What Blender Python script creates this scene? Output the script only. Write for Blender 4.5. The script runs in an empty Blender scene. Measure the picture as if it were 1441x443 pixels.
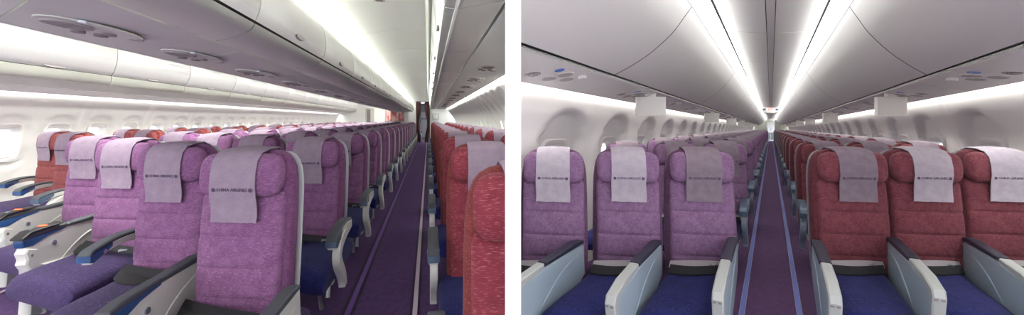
import bpy, bmesh, math, random
from mathutils import Matrix, Vector
random.seed(7)
SC = bpy.context.scene
COL = SC.collection
F = 550.0                     # focal length in pixels of a 1441 px wide frame
EYE = 1.32                    # eye height above the floor
PI = math.pi

# ------------------------------------------------------------------ materials
def new_mat(name):
    m = bpy.data.materials.new(name); m.use_nodes = True
    nt = m.node_tree
    return m, nt, nt.nodes['Principled BSDF']

def srgb(r, g, b):
    def c(v):
        v /= 255.0
        return v/12.92 if v <= .04045 else ((v+.055)/1.055)**2.4
    return (c(r), c(g), c(b), 1)

def plain(name, col, rough=.5, metal=0.0, spec=.5):
    m, nt, b = new_mat(name)
    b.inputs['Base Color'].default_value = col
    b.inputs['Roughness'].default_value = rough
    b.inputs['Metallic'].default_value = metal
    b.inputs['Specular IOR Level'].default_value = spec
    n = nt.nodes.new('ShaderNodeTexNoise'); n.inputs['Scale'].default_value = 180
    bp = nt.nodes.new('ShaderNodeBump'); bp.inputs['Strength'].default_value = .02
    tc = nt.nodes.new('ShaderNodeTexCoord')
    nt.links.new(tc.outputs['Object'], n.inputs['Vector'])
    nt.links.new(n.outputs['Fac'], bp.inputs['Height'])
    nt.links.new(bp.outputs['Normal'], b.inputs['Normal'])
    return m

def glow(name, col, strength):
    m, nt, b = new_mat(name)
    b.inputs['Base Color'].default_value = col
    b.inputs['Emission Color'].default_value = col
    b.inputs['Emission Strength'].default_value = strength
    return m

def fabric(name, c1, c2, c3, fleck=(34, 34, 150), amount=.56, sheen=.06):
    """woven upholstery: two yarn tones in slow patches and short pale flecks"""
    m, nt, b = new_mat(name); L = nt.links.new; N = nt.nodes.new
    tc = N('ShaderNodeTexCoord')
    mp = N('ShaderNodeMapping'); mp.inputs['Scale'].default_value = (fleck[0]*2.2, fleck[1]*2.2, fleck[2]*2.6)
    L(tc.outputs['Object'], mp.inputs['Vector'])
    n1 = N('ShaderNodeTexNoise'); n1.inputs['Scale'].default_value = 1.0; n1.inputs['Detail'].default_value = 1
    L(mp.outputs['Vector'], n1.inputs['Vector'])
    n2 = N('ShaderNodeTexNoise'); n2.inputs['Scale'].default_value = 22; n2.inputs['Detail'].default_value = 3
    L(tc.outputs['Object'], n2.inputs['Vector'])
    r1 = N('ShaderNodeValToRGB'); r1.color_ramp.elements[0].position = amount; r1.color_ramp.elements[1].position = amount+.07
    L(n1.outputs['Fac'], r1.inputs['Fac'])
    r2 = N('ShaderNodeValToRGB'); r2.color_ramp.elements[0].position = .38; r2.color_ramp.elements[1].position = .64
    r2.color_ramp.elements[0].color = c1; r2.color_ramp.elements[1].color = c2
    L(n2.outputs['Fac'], r2.inputs['Fac'])
    mx = N('ShaderNodeMix'); mx.data_type = 'RGBA'
    L(r1.outputs['Color'], mx.inputs['Factor']); L(r2.outputs['Color'], mx.inputs['A']); mx.inputs['B'].default_value = c3
    L(mx.outputs['Result'], b.inputs['Base Color'])
    b.inputs['Roughness'].default_value = .92; b.inputs['Specular IOR Level'].default_value = .15
    b.inputs['Sheen Weight'].default_value = sheen
    bp = N('ShaderNodeBump'); bp.inputs['Strength'].default_value = .25; bp.inputs['Distance'].default_value = .003
    n3 = N('ShaderNodeTexNoise'); n3.inputs['Scale'].default_value = 260
    L(tc.outputs['Object'], n3.inputs['Vector']); L(n3.outputs['Fac'], bp.inputs['Height']); L(bp.outputs['Normal'], b.inputs['Normal'])
    return m

M = {}
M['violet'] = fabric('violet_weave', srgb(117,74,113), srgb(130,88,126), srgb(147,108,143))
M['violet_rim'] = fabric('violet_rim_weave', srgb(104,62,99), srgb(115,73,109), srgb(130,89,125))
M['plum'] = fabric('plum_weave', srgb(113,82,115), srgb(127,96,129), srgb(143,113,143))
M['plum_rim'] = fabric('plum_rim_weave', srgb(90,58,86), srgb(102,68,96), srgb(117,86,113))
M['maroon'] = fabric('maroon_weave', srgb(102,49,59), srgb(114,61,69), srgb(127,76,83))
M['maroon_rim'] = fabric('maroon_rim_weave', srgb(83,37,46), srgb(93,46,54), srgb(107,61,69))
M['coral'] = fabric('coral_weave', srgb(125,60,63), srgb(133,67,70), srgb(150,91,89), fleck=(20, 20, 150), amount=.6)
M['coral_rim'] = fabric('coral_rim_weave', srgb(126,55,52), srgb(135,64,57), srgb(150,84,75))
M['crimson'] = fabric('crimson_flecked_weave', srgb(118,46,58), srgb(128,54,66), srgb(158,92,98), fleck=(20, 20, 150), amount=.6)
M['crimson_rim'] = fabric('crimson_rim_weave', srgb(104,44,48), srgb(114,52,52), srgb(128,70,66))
M['navy'] = fabric('blue_cushion_weave', srgb(24,26,77), srgb(31,33,91), srgb(45,48,112), amount=.6)
M['aubergine'] = fabric('aubergine_cushion_weave', srgb(49,37,74), srgb(57,42,83), srgb(79,65,103), amount=.6)
M['cloth_a'] = fabric('mauve_cover_cloth', srgb(141,123,141), srgb(148,131,146), srgb(155,140,155), amount=.62, sheen=0)
M['cloth_b'] = fabric('pale_cover_cloth', srgb(159,149,160), srgb(168,157,168), srgb(177,168,177), amount=.62, sheen=0)
M['cloth_c'] = fabric('grey_cover_cloth', srgb(118,104,115), srgb(126,112,123), srgb(136,121,132), amount=.62, sheen=0)
M['ink'] = plain('cover_lettering_ink', srgb(84,66,96), .9)
M['shell'] = plain('pale_grey_shell', srgb(176,176,179), .45)
M['shelldark'] = plain('mid_grey_shell', srgb(120,120,126), .5)
M['armgrey'] = plain('blue_grey_arm_plastic', srgb(150,164,176), .38)
M['armwhite'] = plain('warm_white_arm_plastic', srgb(206,204,198), .4)
M['armcap'] = plain('pale_arm_cap_plastic', srgb(164,166,164), .4)
M['pad'] = plain('charcoal_arm_pad', srgb(66,68,76), .6)
M['padnavy'] = plain('navy_arm_pad', srgb(34,34,52), .5)
M['bluetip'] = plain('blue_arm_tip', srgb(36,72,120), .35)
M['slateblue'] = plain('slate_blue_cap', srgb(66,84,106), .35)
M['black'] = plain('black_plastic', srgb(24,22,26), .5)
M['beltdark'] = plain('black_belt_webbing', srgb(28,26,30), .85)
M['beltgrey'] = plain('grey_belt_webbing', srgb(150,142,146), .85)
M['steel'] = plain('brushed_steel', srgb(170,172,176), .35, .7)
M['button'] = plain('silver_button', srgb(190,196,204), .25, .8)
M['digits'] = glow('orange_digits', srgb(255,90,40), 2.5)
M['white'] = plain('white_cabin_panel', srgb(238,236,234), .42)
M['whitegloss'] = plain('white_bin_gloss', srgb(240,238,236), .22)
M['whiteb'] = plain('white_bin_satin', srgb(204,198,197), .45)
M['wallwhite'] = plain('sidewall_white', srgb(223,220,217), .5)
M['wallb'] = plain('sidewall_warm_white', srgb(214,207,207), .55)
M['greypanel'] = plain('grey_and_shaded_panel', srgb(191,191,182), .28)  # off-white bin undersides coloured grey for their shade; plain grey elsewhere
M['psu'] = plain('grey_service_panel', srgb(203,203,195), .4)
M['psub'] = plain('white_service_panel', srgb(212,206,204), .4)
M['dark'] = plain('dark_gap', srgb(30,28,30), .8)
M['vent'] = plain('dark_vent', srgb(123,111,113), .6)
M['cup'] = plain('grey_cup', srgb(160,151,151), .5)  # one even grey for latches, grilles and reading light cups
M['bluelens'] = plain('blue_lens', srgb(50,90,190), .15)
M['lens'] = plain('pale_lens', srgb(235,240,250), .2)
M['partition'] = plain('partition_white_paint', srgb(255,255,255), .6)
M['curtain'] = fabric('brown_curtain_cloth', srgb(92,62,62), srgb(108,76,72), srgb(124,92,88))
M['trackpale'] = plain('pale_aisle_strip', srgb(196,176,196), .6)
M['trackviolet'] = plain('violet_aisle_strip', srgb(104,62,140), .7)
M['trackdark'] = plain('dark_aisle_strip', srgb(44,24,52), .8)
M['trackblue'] = plain('blue_aisle_strip', srgb(96,110,186), .6)
M['trackedge'] = plain('pale_track_edge', srgb(150,146,170), .6)
M['galley'] = plain('grey_galley_panel', srgb(120,124,128), .4)
M['exitred'] = glow('red_exit_letters', srgb(210,60,50), 1.2)
M['cove'] = glow('cove_lamp', (.94, 1, .91, 1), 13.0)
M['cove_far'] = glow('far_aisle_cove_lamp', (.96, 1, .93, 1), 34.0)
M['wash'] = glow('sidewall_wash_lamp', (.96, 1, .94, 1), 19.0)
M['coveb'] = glow('cool_cove_lamp', (.95, 1, .96, 1), 7.0)
M['washb'] = glow('narrow_cabin_wash_lamp', (.97, 1, .94, 1), 24.0)

def carpet(name, a, b_):
    m = fabric(name, a, b_, tuple(min(1, c*1.35) for c in b_[:3])+(1,), fleck=(60, 60, 60), amount=.58, sheen=.05)
    return m
M['carpet_a'] = carpet('violet_carpet', srgb(74,48,92), srgb(84,56,104))
M['carpet_b'] = carpet('aubergine_carpet', srgb(76,50,84), srgb(86,58,96))

def glass_mat():
    m = bpy.data.materials.new('window_acrylic'); m.use_nodes = True; nt = m.node_tree; nt.nodes.clear()
    o = nt.nodes.new('ShaderNodeOutputMaterial'); mx = nt.nodes.new('ShaderNodeMixShader')
    t = nt.nodes.new('ShaderNodeBsdfTransparent'); g = nt.nodes.new('ShaderNodeBsdfGlossy'); g.inputs['Roughness'].default_value = .05
    mx.inputs[0].default_value = .06
    nt.links.new(t.outputs[0], mx.inputs[1]); nt.links.new(g.outputs[0], mx.inputs[2]); nt.links.new(mx.outputs[0], o.inputs[0])
    return m
M['acrylic'] = glass_mat()

def picture_mat():
    m, nt, b = new_mat('mural_print'); L = nt.links.new; N = nt.nodes.new
    tc = N('ShaderNodeTexCoord'); mp = N('ShaderNodeMapping'); mp.inputs['Scale'].default_value = (9, 1, 2.2)
    n = N('ShaderNodeTexNoise'); n.inputs['Scale'].default_value = 1; n.inputs['Detail'].default_value = 3
    r = N('ShaderNodeValToRGB'); e = r.color_ramp.elements
    e[0].position = .32; e[0].color = srgb(90,50,70); e[1].position = .7; e[1].color = srgb(240,225,225)
    x = e.new(.45); x.color = srgb(190,90,90); x = e.new(.55); x.color = srgb(225,180,170)
    L(tc.outputs['Object'], mp.inputs['Vector']); L(mp.outputs['Vector'], n.inputs['Vector']); L(n.outputs['Fac'], r.inputs['Fac'])
    L(r.outputs['Color'], b.inputs['Base Color'])
    return m
M['mural'] = picture_mat()

# ------------------------------------------------------------------ mesh builder
class MB:
    def __init__(s): s.v = []; s.f = []; s.m = []; s.mats = []; s.cur = 0
    def mat(s, m):
        if m not in s.mats: s.mats.append(m)
        s.cur = s.mats.index(m); return s
    def quad(s, *ids): s.f.append(tuple(ids)); s.m.append(s.cur)
    def add(s, vs): b = len(s.v); s.v.extend([tuple(p) for p in vs]); return b
    def loft(s, rings, cap=True, closed=True):
        n = len(rings[0]); b = len(s.v)
        for r in rings: s.add(r)
        for i in range(len(rings)-1):
            for j in range(n if closed else n-1):
                k = (j+1) % n
                s.quad(b+i*n+j, b+i*n+k, b+(i+1)*n+k, b+(i+1)*n+j)
        if cap and closed:
            s.quad(*[b+j for j in range(n)][::-1]); s.quad(*[b+(len(rings)-1)*n+j for j in range(n)])
        return s
    def box(s, x0, x1, y0, y1, z0, z1):
        return s.loft([[(x0,y0,z),(x1,y0,z),(x1,y1,z),(x0,y1,z)] for z in (z0, z1)])
    def disc(s, c, r, h, n=20, axis='z', rx=None):
        rx = rx or r; rings = []
        for t in (0, h):
            ring = []
            for i in range(n):
                a = 2*PI*i/n; p, q = rx*math.cos(a), r*math.sin(a)
                ring.append({'z': (c[0]+p, c[1]+q, c[2]+t), 'y': (c[0]+p, c[1]+t, c[2]+q), 'x': (c[0]+t, c[1]+p, c[2]+q)}[axis])
            rings.append(ring)
        return s.loft(rings)
    def sweep_x(s, path, x0, x1, bev=.006):
        """a closed profile path of (y,z) extruded along x with a small chamfer"""
        cy = sum(p[0] for p in path)/len(path); cz = sum(p[1] for p in path)/len(path)
        def sh(d):
            out = []
            n = len(path)
            for i in range(n):
                a, b_, c = path[i-1], path[i], path[(i+1) % n]
                t1 = Vector((b_[0]-a[0], b_[1]-a[1])); t2 = Vector((c[0]-b_[0], c[1]-b_[1]))
                if t1.length < 1e-6 or t2.length < 1e-6: out.append(b_); continue
                t1.normalize(); t2.normalize(); nn = Vector((t1.y+t2.y, -(t1.x+t2.x)))
                if nn.length < 1e-6: out.append(b_); continue
                nn.normalize(); out.append((b_[0]-nn.x*d, b_[1]-nn.y*d))
            return out
        area = sum(path[i-1][0]*path[i][1]-path[i][0]*path[i-1][1] for i in range(len(path)))
        d = bev if area > 0 else -bev
        inn = sh(d)
        s.loft([[(x0, y, z) for y, z in inn], [(x0+bev, y, z) for y, z in path], [(x1-bev, y, z) for y, z in path], [(x1, y, z) for y, z in inn]])
        return s
    def tube(s, pts, r, n=8, flat=1.0):
        rings = []
        P = [Vector(p) for p in pts]
        for i, p in enumerate(P):
            t = (P[min(i+1, len(P)-1)]-P[max(i-1, 0)]).normalized()
            up = Vector((0,0,1)) if abs(t.z) < .9 else Vector((1,0,0))
            a = t.cross(up).normalized(); b_ = t.cross(a).normalized()
            rr = r[i] if isinstance(r, (list, tuple)) else r
            rings.append([p+a*rr*math.cos(2*PI*k/n)+b_*rr*flat*math.sin(2*PI*k/n) for k in range(n)])
        return s.loft(rings)
    def mesh(s, name, mats=None, smooth=40):
        me = bpy.data.meshes.new(name); me.from_pydata(s.v, [], s.f)
        for m in (mats or s.mats): me.materials.append(m)
        for p, mi in zip(me.polygons, s.m): p.material_index = mi if not mats else 0
        bm = bmesh.new(); bm.from_mesh(me); bmesh.ops.recalc_face_normals(bm, faces=bm.faces); bm.to_mesh(me); bm.free()
        if smooth:
            for p in me.polygons: p.use_smooth = True
            me.set_sharp_from_angle(angle=math.radians(smooth))
        me.update(); return me
    def build(s, name, parent=None, smooth=40):
        o = bpy.data.objects.new(name, s.mesh(name, smooth=smooth)); COL.objects.link(o)
        if parent: o.parent = parent
        return o

def tag(o, label=None, cat=None, group=None, kind=None):
    if label: o['label'] = label
    if cat: o['category'] = cat
    if group: o['group'] = group
    if kind: o['kind'] = kind
    return o
def empty(name, loc=(0,0,0), rz=0):
    o = bpy.data.objects.new(name, None); COL.objects.link(o); o.location = loc; o.rotation_euler = (0,0,rz); o.empty_display_size = .1
    return o
def children(o): return [c for c in bpy.data.objects if c.parent is o]
KIDS = {}
def snapshot(o): KIDS[o.name] = [(c, children(c)) for c in children(o)]
def copy_tree(o):
    r = o.copy(); COL.objects.link(r)
    for c, subs in KIDS[o.name]:
        d = c.copy(); COL.objects.link(d); d.parent = r
        for q in subs:
            e = q.copy(); COL.objects.link(e); e.parent = d
    return r

def ring(a, b, cy, z, p=3.0, n=28, front=1.0, cx=0, bow=0.0):
    """superellipse ring at height z; front scales the half that faces the passenger (-y); bow hollows its middle"""
    out = []
    for i in range(n):
        t = 2*PI*i/n; c, s_ = math.cos(t), math.sin(t)
        x = a*math.copysign(abs(c)**(2/p), c); y = b*math.copysign(abs(s_)**(2/p), s_)
        if y < 0: y = y*front + bow*(1-(x/a)**2)
        out.append((cx+x, cy+y, z))
    return out

def text_mesh(body, size):
    c = bpy.data.curves.new('lettering', 'FONT'); c.body = body; c.size = size; c.align_x = 'CENTER'; c.align_y = 'CENTER'; c.extrude = .0006; c.resolution_u = 2
    o = bpy.data.objects.new('lettering_source', c); COL.objects.link(o)
    bpy.context.view_layer.update()
    me = bpy.data.meshes.new_from_object(o.evaluated_get(bpy.context.evaluated_depsgraph_get()))
    bpy.data.objects.remove(o); bpy.data.curves.remove(c)
    return me

# ------------------------------------------------------------------ cabins
class Cabin:
    """u sideways from the photographer's aisle line, v up from eye level, s along the cabin.
    t: drift of the aisle per metre of depth; g: slant of the seat rows; up: floor incline; h: eye above floor"""
    def __init__(s, vx, vy, g, h, keep):
        s.t = (vx-720)/F; s.up = (181-vy)/F; s.g = g; s.h = h; s.yaw = math.atan(s.t); s.keep = keep
    def at(s, u, v, y): return Vector((u+s.t*y, y, EYE+v+s.up*y))
    def P(s, u, v, w, g=None): return s.at(u, v, w+(s.g if g is None else g)*u)
WIDE = Cabin(602, 168, -.71, 1.33, -1)      # two-aisle cabin
NARROW = Cabin(1083.5, 181, 0, 1.32, 1)     # single-aisle cabin
PL = {-1: (Vector((1, 10/F, 0)), -1), 1: (Vector((1, -12/F, 0)), 1)}    # faces of the partition between the two cabins

def cut_mesh(me, mw, keep):
    n, sg = PL[keep]; n = n.normalized()
    d = [sg*((mw @ v.co).dot(n)) for v in me.vertices]
    if not d: return me, 'out'
    if min(d) >= 0: return me, 'in'
    if max(d) <= .004: return me, 'out'
    me = me.copy(); bm = bmesh.new(); bm.from_mesh(me); bm.transform(mw)
    bmesh.ops.bisect_plane(bm, geom=bm.verts[:]+bm.edges[:]+bm.faces[:], plane_co=(0,0,0), plane_no=n, clear_outer=(sg < 0), clear_inner=(sg > 0))
    bm.transform(mw.inverted()); bm.to_mesh(me); bm.free(); return me, 'cut'
def cut(o, keep, mw=None):
    me, st = cut_mesh(o.data, mw or Matrix.Identity(4), keep)
    o.data = me; return st

def extrude(cab, prof, s0, s1, m, name, closed=False, parent=None, thick=.012, step=None, g=None, trimit=True, smooth=50, label=None, **tg):
    """a strip of cabin lining running along the cabin; open profiles get a real thickness"""
    mb = MB().mat(m)
    if not closed:
        # offset profile outward (away from the cabin centre, by the profile's own normal)
        off = []
        for i in range(len(prof)):
            a = Vector(prof[max(i-1,0)]); b_ = Vector(prof[min(i+1,len(prof)-1)]); t = (b_-a).normalized(); off.append((prof[i][0]-t.y*thick, prof[i][1]+t.x*thick))
        loop = list(prof)+off[::-1]
    else: loop = list(prof)
    n = max(1, int(round((s1-s0)/step))) if step else 1
    mb.loft([[cab.P(u, v, s0+(s1-s0)*i/n, g) for u, v in loop] for i in range(n+1)])
    o = mb.build(name, parent, smooth=smooth)
    if trimit:
        st = cut(o, cab.keep)
        if st == 'out': bpy.data.objects.remove(o); return None
    if tg or label: tag(o, label=label, **tg)
    return o

# ------------------------------------------------------------------ window walls
def interp(prof, t):
    # prof by v (descending) -> u
    for i in range(len(prof)-1):
        (u0, v0), (u1, v1) = prof[i], prof[i+1]
        if v0 >= t >= v1: k = (v0-t)/(v0-v1); return u0+(u1-u0)*k
    return prof[-1][0]
def smooth_prof(prof, n):
    # Catmull-Rom resample
    out = []; P = [Vector(p) for p in prof]
    P = [2*P[0]-P[1]]+P+[2*P[-1]-P[-2]]
    for i in range(1, len(P)-2):
        for k in range(n):
            t = k/n; a, b_, c, d = P[i-1:i+3]
            out.append(tuple(.5*((2*b_)+(c-a)*t+(2*a-5*b_+4*c-d)*t*t+(-a+3*b_-3*c+d)*t**3)))
    out.append(tuple(P[-2])); return out
WIN = [0]
def wall(cab, name, prof, s0, s1, wins, vc, hw, hh, recess, mat, ribs, nwin, ds=.06):
    """sidewall lining with scooped recesses, raised ribs and real window openings"""
    side = -1 if prof[0][0] < 0 else 1
    pr = smooth_prof(prof, 10); mb = MB().mat(mat); n = int((s1-s0)/ds)
    def disp(y, v):
        d = 0
        for w in wins:
            if abs(y-w) < recess[0]*1.3:
                r = (abs((y-w)/recess[0])**2.6 + abs((v-recess[2])/recess[1])**2.6)**(1/2.6)
                k = max(0, min(1, (1.0-r)/.10)); d = max(d, recess[3]*k*k*(3-2*k))
        for rb in ribs:
            q = abs(y-rb)
            if q < .012: d -= -.012
            elif q < .09: d -= .012*(1-q/.09)
        return d
    idx = {}
    # window level depth coordinate: y measured on the wall line itself
    for i in range(n+1):
        for j, (u, v) in enumerate(pr):
            y = s0+ds*i
            uu = u+side*disp(y, v)
            idx[i, j] = mb.add([cab.at(uu, v, y)])
    for i in range(n):
        for j in range(len(pr)-1):
            y = s0+ds*(i+.5); v = (pr[j][1]+pr[j+1][1])/2
            hole = any(abs((y-w)/hw)**4+abs((v-vc)/hh)**4 < 1 for w in wins[:nwin])
            if not hole: mb.quad(idx[i,j], idx[i+1,j], idx[i+1,j+1], idx[i,j+1])
    o = mb.build(name, smooth=60); cut(o, cab.keep); tag(o, kind='structure')
    for w in wins[:nwin]:
        WIN[0] += 1
        u0 = interp(prof, vc)+side*recess[3]
        lean = (interp(prof, vc-hh)-interp(prof, vc+hh))/(2*hh)
        def rg(k, du, q=5.0, m_=32):
            out = []
            for i in range(m_):
                a = 2*PI*i/m_; c, s_ = math.cos(a), math.sin(a)
                dy = (hw*k)*math.copysign(abs(c)**(2/q), c); dv = (hh*k)*math.copysign(abs(s_)**(2/q), s_)
                out.append(cab.at(u0+side*du-lean*dv, vc+dv, w+dy))
            return out
        cx = cab.at(u0, vc, w)
        if (cx.x*F/cx.y+720-(710 if cab.keep < 0 else 732))*(1 if cab.keep > 0 else -1) < 6: continue
        wo = empty('window_%d' % WIN[0], cx); tag(wo, kind='structure')
        R = Vector(cx)
        def rel(r): return [p-R for p in r]
        f = MB().mat(mat).loft([rel(rg(1.34, -.004)), rel(rg(1.26, -.026)), rel(rg(1.1, -.02)), rel(rg(.96, .01)), rel(rg(.84, .07)), rel(rg(.9, .075)), rel(rg(1.3, .02))], cap=False).build('frame', wo)
        p = MB().mat(M['acrylic']).loft([rel(rg(.88, .06)), rel(rg(.88, .066))]).build('pane', wo)
    return o

# ================================================================== WIDE CABIN SHELL
W = WIDE; YA = 21.4; N0 = -.6
def wide_shell():
    extrude(W, [(-5.3,-1.33),(1.8,-1.33),(1.8,-1.38),(-5.3,-1.38)], N0-1.0, 28, M['carpet_a'], 'floor', closed=True, g=0, kind='structure')
    # aisle strips on the carpet
    strips = [(-.598,-.575,'trackdark'),(-.572,-.535,'trackviolet'),(-.532,-.512,'trackdark'),(-.128,-.112,'trackdark'),(-.11,-.078,'trackpale'),(-.076,-.06,'trackdark'),
              (-3.7,-3.67,'trackdark'),(-3.3,-3.27,'trackpale')]
    for i, (a, b_, mm) in enumerate(strips):
        extrude(W, [(a,-1.33),(b_,-1.33),(b_,-1.324),(a,-1.324)], N0, 27, M[mm], 'trim_%d' % (i+1), closed=True, g=0, kind='structure')
    # aisle ceiling of short curved panels with open joints
    cl = smooth_prof([(-.02,1.05),(-.28,1.055),(-.62,1.02),(-.92,.965),(-1.16,.92)], 5)
    mb = MB().mat(M['white'])
    y = N0-.8
    joints = [4.58+1.3*k for k in range(-4, 14)]
    edges = [N0-.8]+[j for j in joints if j > N0-.5]+[YA+.3]
    for a, b_ in zip(edges[:-1], edges[1:]):
        loop = cl+[(u, v+.014) for u, v in cl[::-1]]
        mb.loft([[W.at(u, v, q) for u, v in loop] for q in (a+.008, b_-.008)])
    c = mb.build('ceiling', smooth=50); cut(c, -1); tag(c, kind='structure')
    extrude(W, [(-2.1,1.0),(-2.9,1.08),(-3.9,1.02),(-4.1,1.0)][::-1], N0, YA+3, M['white'], 'ceiling', g=0, kind='structure')
    extrude(W, [(.035,1.03),(.0,1.0),(-.02,1.045)], N0, YA, M['greypanel'], 'trim_9', g=0, kind='structure')
    # outer skin behind the lining: closes the joints
    sk = [(-5.5,-1.4),(-5.6,-.3),(-5.3,.6),(-4.6,1.25),(1.0,1.25),(1.8,.7),(1.95,-.2),(1.9,-1.4)]
    extrude(W, [(-4.7,.6),(-4.5,1.22),(1.0,1.22),(1.35,.8)][::-1], N0-1.0, 28, M['dark'], 'ceiling', g=0, thick=-.03, kind='structure')

    # overhead bins above the centre seats: face the aisle, hinge door + bucket
    k = 0
    s_seams = [1.37-.14+1.12*i for i in range(-2, 18)]
    for i in range(len(s_seams)-1):
        a, b_ = s_seams[i]+.006, s_seams[i+1]-.006
        o = empty('overhead_bin'); o.location = (0,0,0)
        door = smooth_prof([(-.795,.452),(-.765,.50),(-.76,.58),(-.79,.69),(-.87,.79),(-1.0,.862),(-1.1,.87)], 3)
        p1 = extrude(W, door, a, b_, M['whitegloss'], 'door', parent=o, thick=.02)
        p2 = extrude(W, [(-1.095,.404),(-.98,.398),(-.86,.408),(-.825,.416),(-.805,.432),(-.80,.442),(-.9,.45),(-1.09,.44)], a, b_, M['greypanel'], 'bucket', parent=o, closed=True)
        mid = (a+b_)/2
        lt = MB().mat(M['cup'])
        c0 = W.P(-.775, .475, mid)
        lt.loft([[W.P(-.772+du, .488+.014*math.sin(2*PI*q/14), mid+.075*math.cos(2*PI*q/14)) for q in range(14)] for du in (-.01, .014)])
        lo = lt.build('latch', o); cut(lo, -1)
        Yc = W.P(-.8, .5, mid).y
        tag(o, bin_label('centre', i, 'white-doored overhead bin with shade-grey underside above the centre seats'), 'overhead bin', 'overhead bins above the centre seats')
        rebase(o)
    # grey service strip between the bins of the centre block
    s0 = -2.0
    for i in range(19):
        a, b_ = .36+1.163*i-1.163+.005, .36+1.163*i-.005
        o = extrude(W, [(-1.9,.433),(-1.5,.409),(-1.11,.402)], a, b_, M['psu'], 'ceiling', thick=.014, kind='structure')
    extrude(W, [(-1.955,.47),(-1.935,.44),(-1.905,.43)], N0, YA, M['white'], 'trim_10', kind='structure')
    extrude(W, [(-2.2,1.0),(-2.2,.62),(-1.96,.475)], N0, YA, M['white'], 'trim_11', kind='structure')

    # bins above the window seats, left
    for i in range(13):
        Yc = 3.45+1.48*i; End = min(Yc+1.474, 21.7)
        a, b_ = Yc-W.g*(-4.0)+.006, End-W.g*(-4.0)
        o = empty('overhead_bin')
        face = smooth_prof([(-4.0,.552),(-3.92,.60),(-3.82,.74),(-3.84,.92),(-3.98,1.06)], 3)
        extrude(W, face, a, b_, M['whitegloss'], 'door', parent=o, thick=.02, g=W.g)
        extrude(W, [(-4.08,.432),(-4.04,.44),(-4.0,.49),(-3.99,.544),(-4.09,.54)], a, b_, M['greypanel'], 'latch_rail', parent=o, closed=True, g=W.g)
        lt = MB().mat(M['cup']); mid = a+.72
        lt.loft([[W.P(-3.975+du, .575+.025*math.sin(2*PI*q/14), mid+.13*math.cos(2*PI*q/14)) for q in range(14)] for du in (-.02, .012)])
        lt.build('latch', o)
        tag(o, bin_label('left', i, 'white overhead bin above the coral window seats'), 'overhead bin', 'overhead bins above the coral window seats')
        rebase(o)
    extrude(W, [(-4.46,.378),(-4.1,.428)], N0, YA+3, M['psu'], 'ceiling', kind='structure')
    extrude(W, [(-4.88,.335),(-4.84,.325),(-4.47,.37)], N0, YA+3, M['white'], 'ceiling', kind='structure')
    # bins above the right-hand seats
    for i in range(17):
        a, b_ = -.55+1.3*i+.006, -.55+1.3*(i+1)-.006
        o = empty('overhead_bin')
        face = smooth_prof([(.03,1.0),(.052,.86),(.06,.72),(.078,.585)], 3)
        f = extrude(W, face, a, b_, M['whitegloss'], 'door', parent=o, thick=.02)
        extrude(W, [(.082,.572),(.14,.55),(.355,.547),(.35,.575),(.1,.6)], a, b_, M['greypanel'], 'bucket', parent=o, closed=True)
        lt = MB().mat(M['cup']); mid = (a+b_)/2
        lt.loft([[W.P(.068+du, .62+.015*math.sin(2*PI*q/14), mid+.07*math.cos(2*PI*q/14)) for q in range(14)] for du in (-.012, .012)])
        l = lt.build('latch', o); cut(l, -1)
        tag(o, bin_label('right', i, 'white overhead bin with shade-grey underside above the red seats'), 'overhead bin', 'overhead bins above the red seats')
        rebase(o)
    extrude(W, [(.375,.548),(.95,.549)][::-1], N0, YA, M['psu'], 'ceiling', thick=-.014, kind='structure')
    extrude(W, [(.13,.5445),(.145,.5445),(.145,.552),(.13,.552)], N0, YA, M['white'], 'trim_12', closed=True, kind='structure')
    # sidewalls
    wl = [(-4.97,.42),(-4.99,.30),(-5.08,.12),(-5.17,-.08),(-5.22,-.3),(-5.24,-.6),(-5.15,-1.0),(-4.95,-1.36)]
    wins = [4.83-.66+.66*k for k in range(25)]
    wall(W, 'wall_left', wl, 1.5, YA+2.9, wins, -.29, .155, .19, (.24,.34,-.27,.02), M['wallwhite'], [4.5+1.32*k+.0 for k in range(13)], 25)
    wr = [(1.02,.6),(1.06,.5),(1.2,.33),(1.36,.12),(1.46,-.1),(1.5,-.4),(1.48,-.9),(1.4,-1.36)]
    wr = [(u+0, v) for u, v in wr]
    wins = [6.0+.66*k for k in range(23)]
    wall(W, 'wall_right', wr, 3.5, YA, wins, -.22, .15, .19, (.27,.62,-.1,.05), M['wallwhite'], [5.67+.66*k for k in range(24)], 16)
    # lamps hidden in the coves
    def lamp(prof, mm, lab, s1=YA, g=0):
        o = extrude(W, prof, N0, s1, M[mm], 'strip_light', closed=True, g=g)
        if o: tag(o, lab, 'strip light')
    lamp([(-1.10,.885),(-1.02,.885),(-1.02,.897),(-1.10,.897)], 'cove', 'cove strip light along the top of the centre bins')
    lamp([(-2.28,.93),(-2.22,.93),(-2.22,.945),(-2.28,.945)], 'cove_far', 'cove strip light over the far aisle beside the window bins')
    lamp([(-4.955,.40),(-4.90,.40),(-4.90,.41),(-4.955,.41)], 'wash', 'wash strip light above the sidewall windows of the two-aisle cabin')
    lamp([(.97,.57),(1.01,.57),(1.01,.58),(.97,.58)], 'wash', 'wash strip light above the right sidewall of the two-aisle cabin')

ORD = ['first','second','third','fourth','fifth','sixth','seventh','eighth','ninth','tenth','eleventh','twelfth','thirteenth','fourteenth','fifteenth','sixteenth','seventeenth','eighteenth','nineteenth','twentieth',
       'twenty-first','twenty-second','twenty-third','twenty-fourth','twenty-fifth','twenty-sixth','twenty-seventh','twenty-eighth','twenty-ninth','thirtieth']
BN = {}
def bin_label(which, i, base):
    k = BN.get(which, 0); BN[which] = k+1
    return base+', %s from the near end' % ORD[k]

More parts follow.
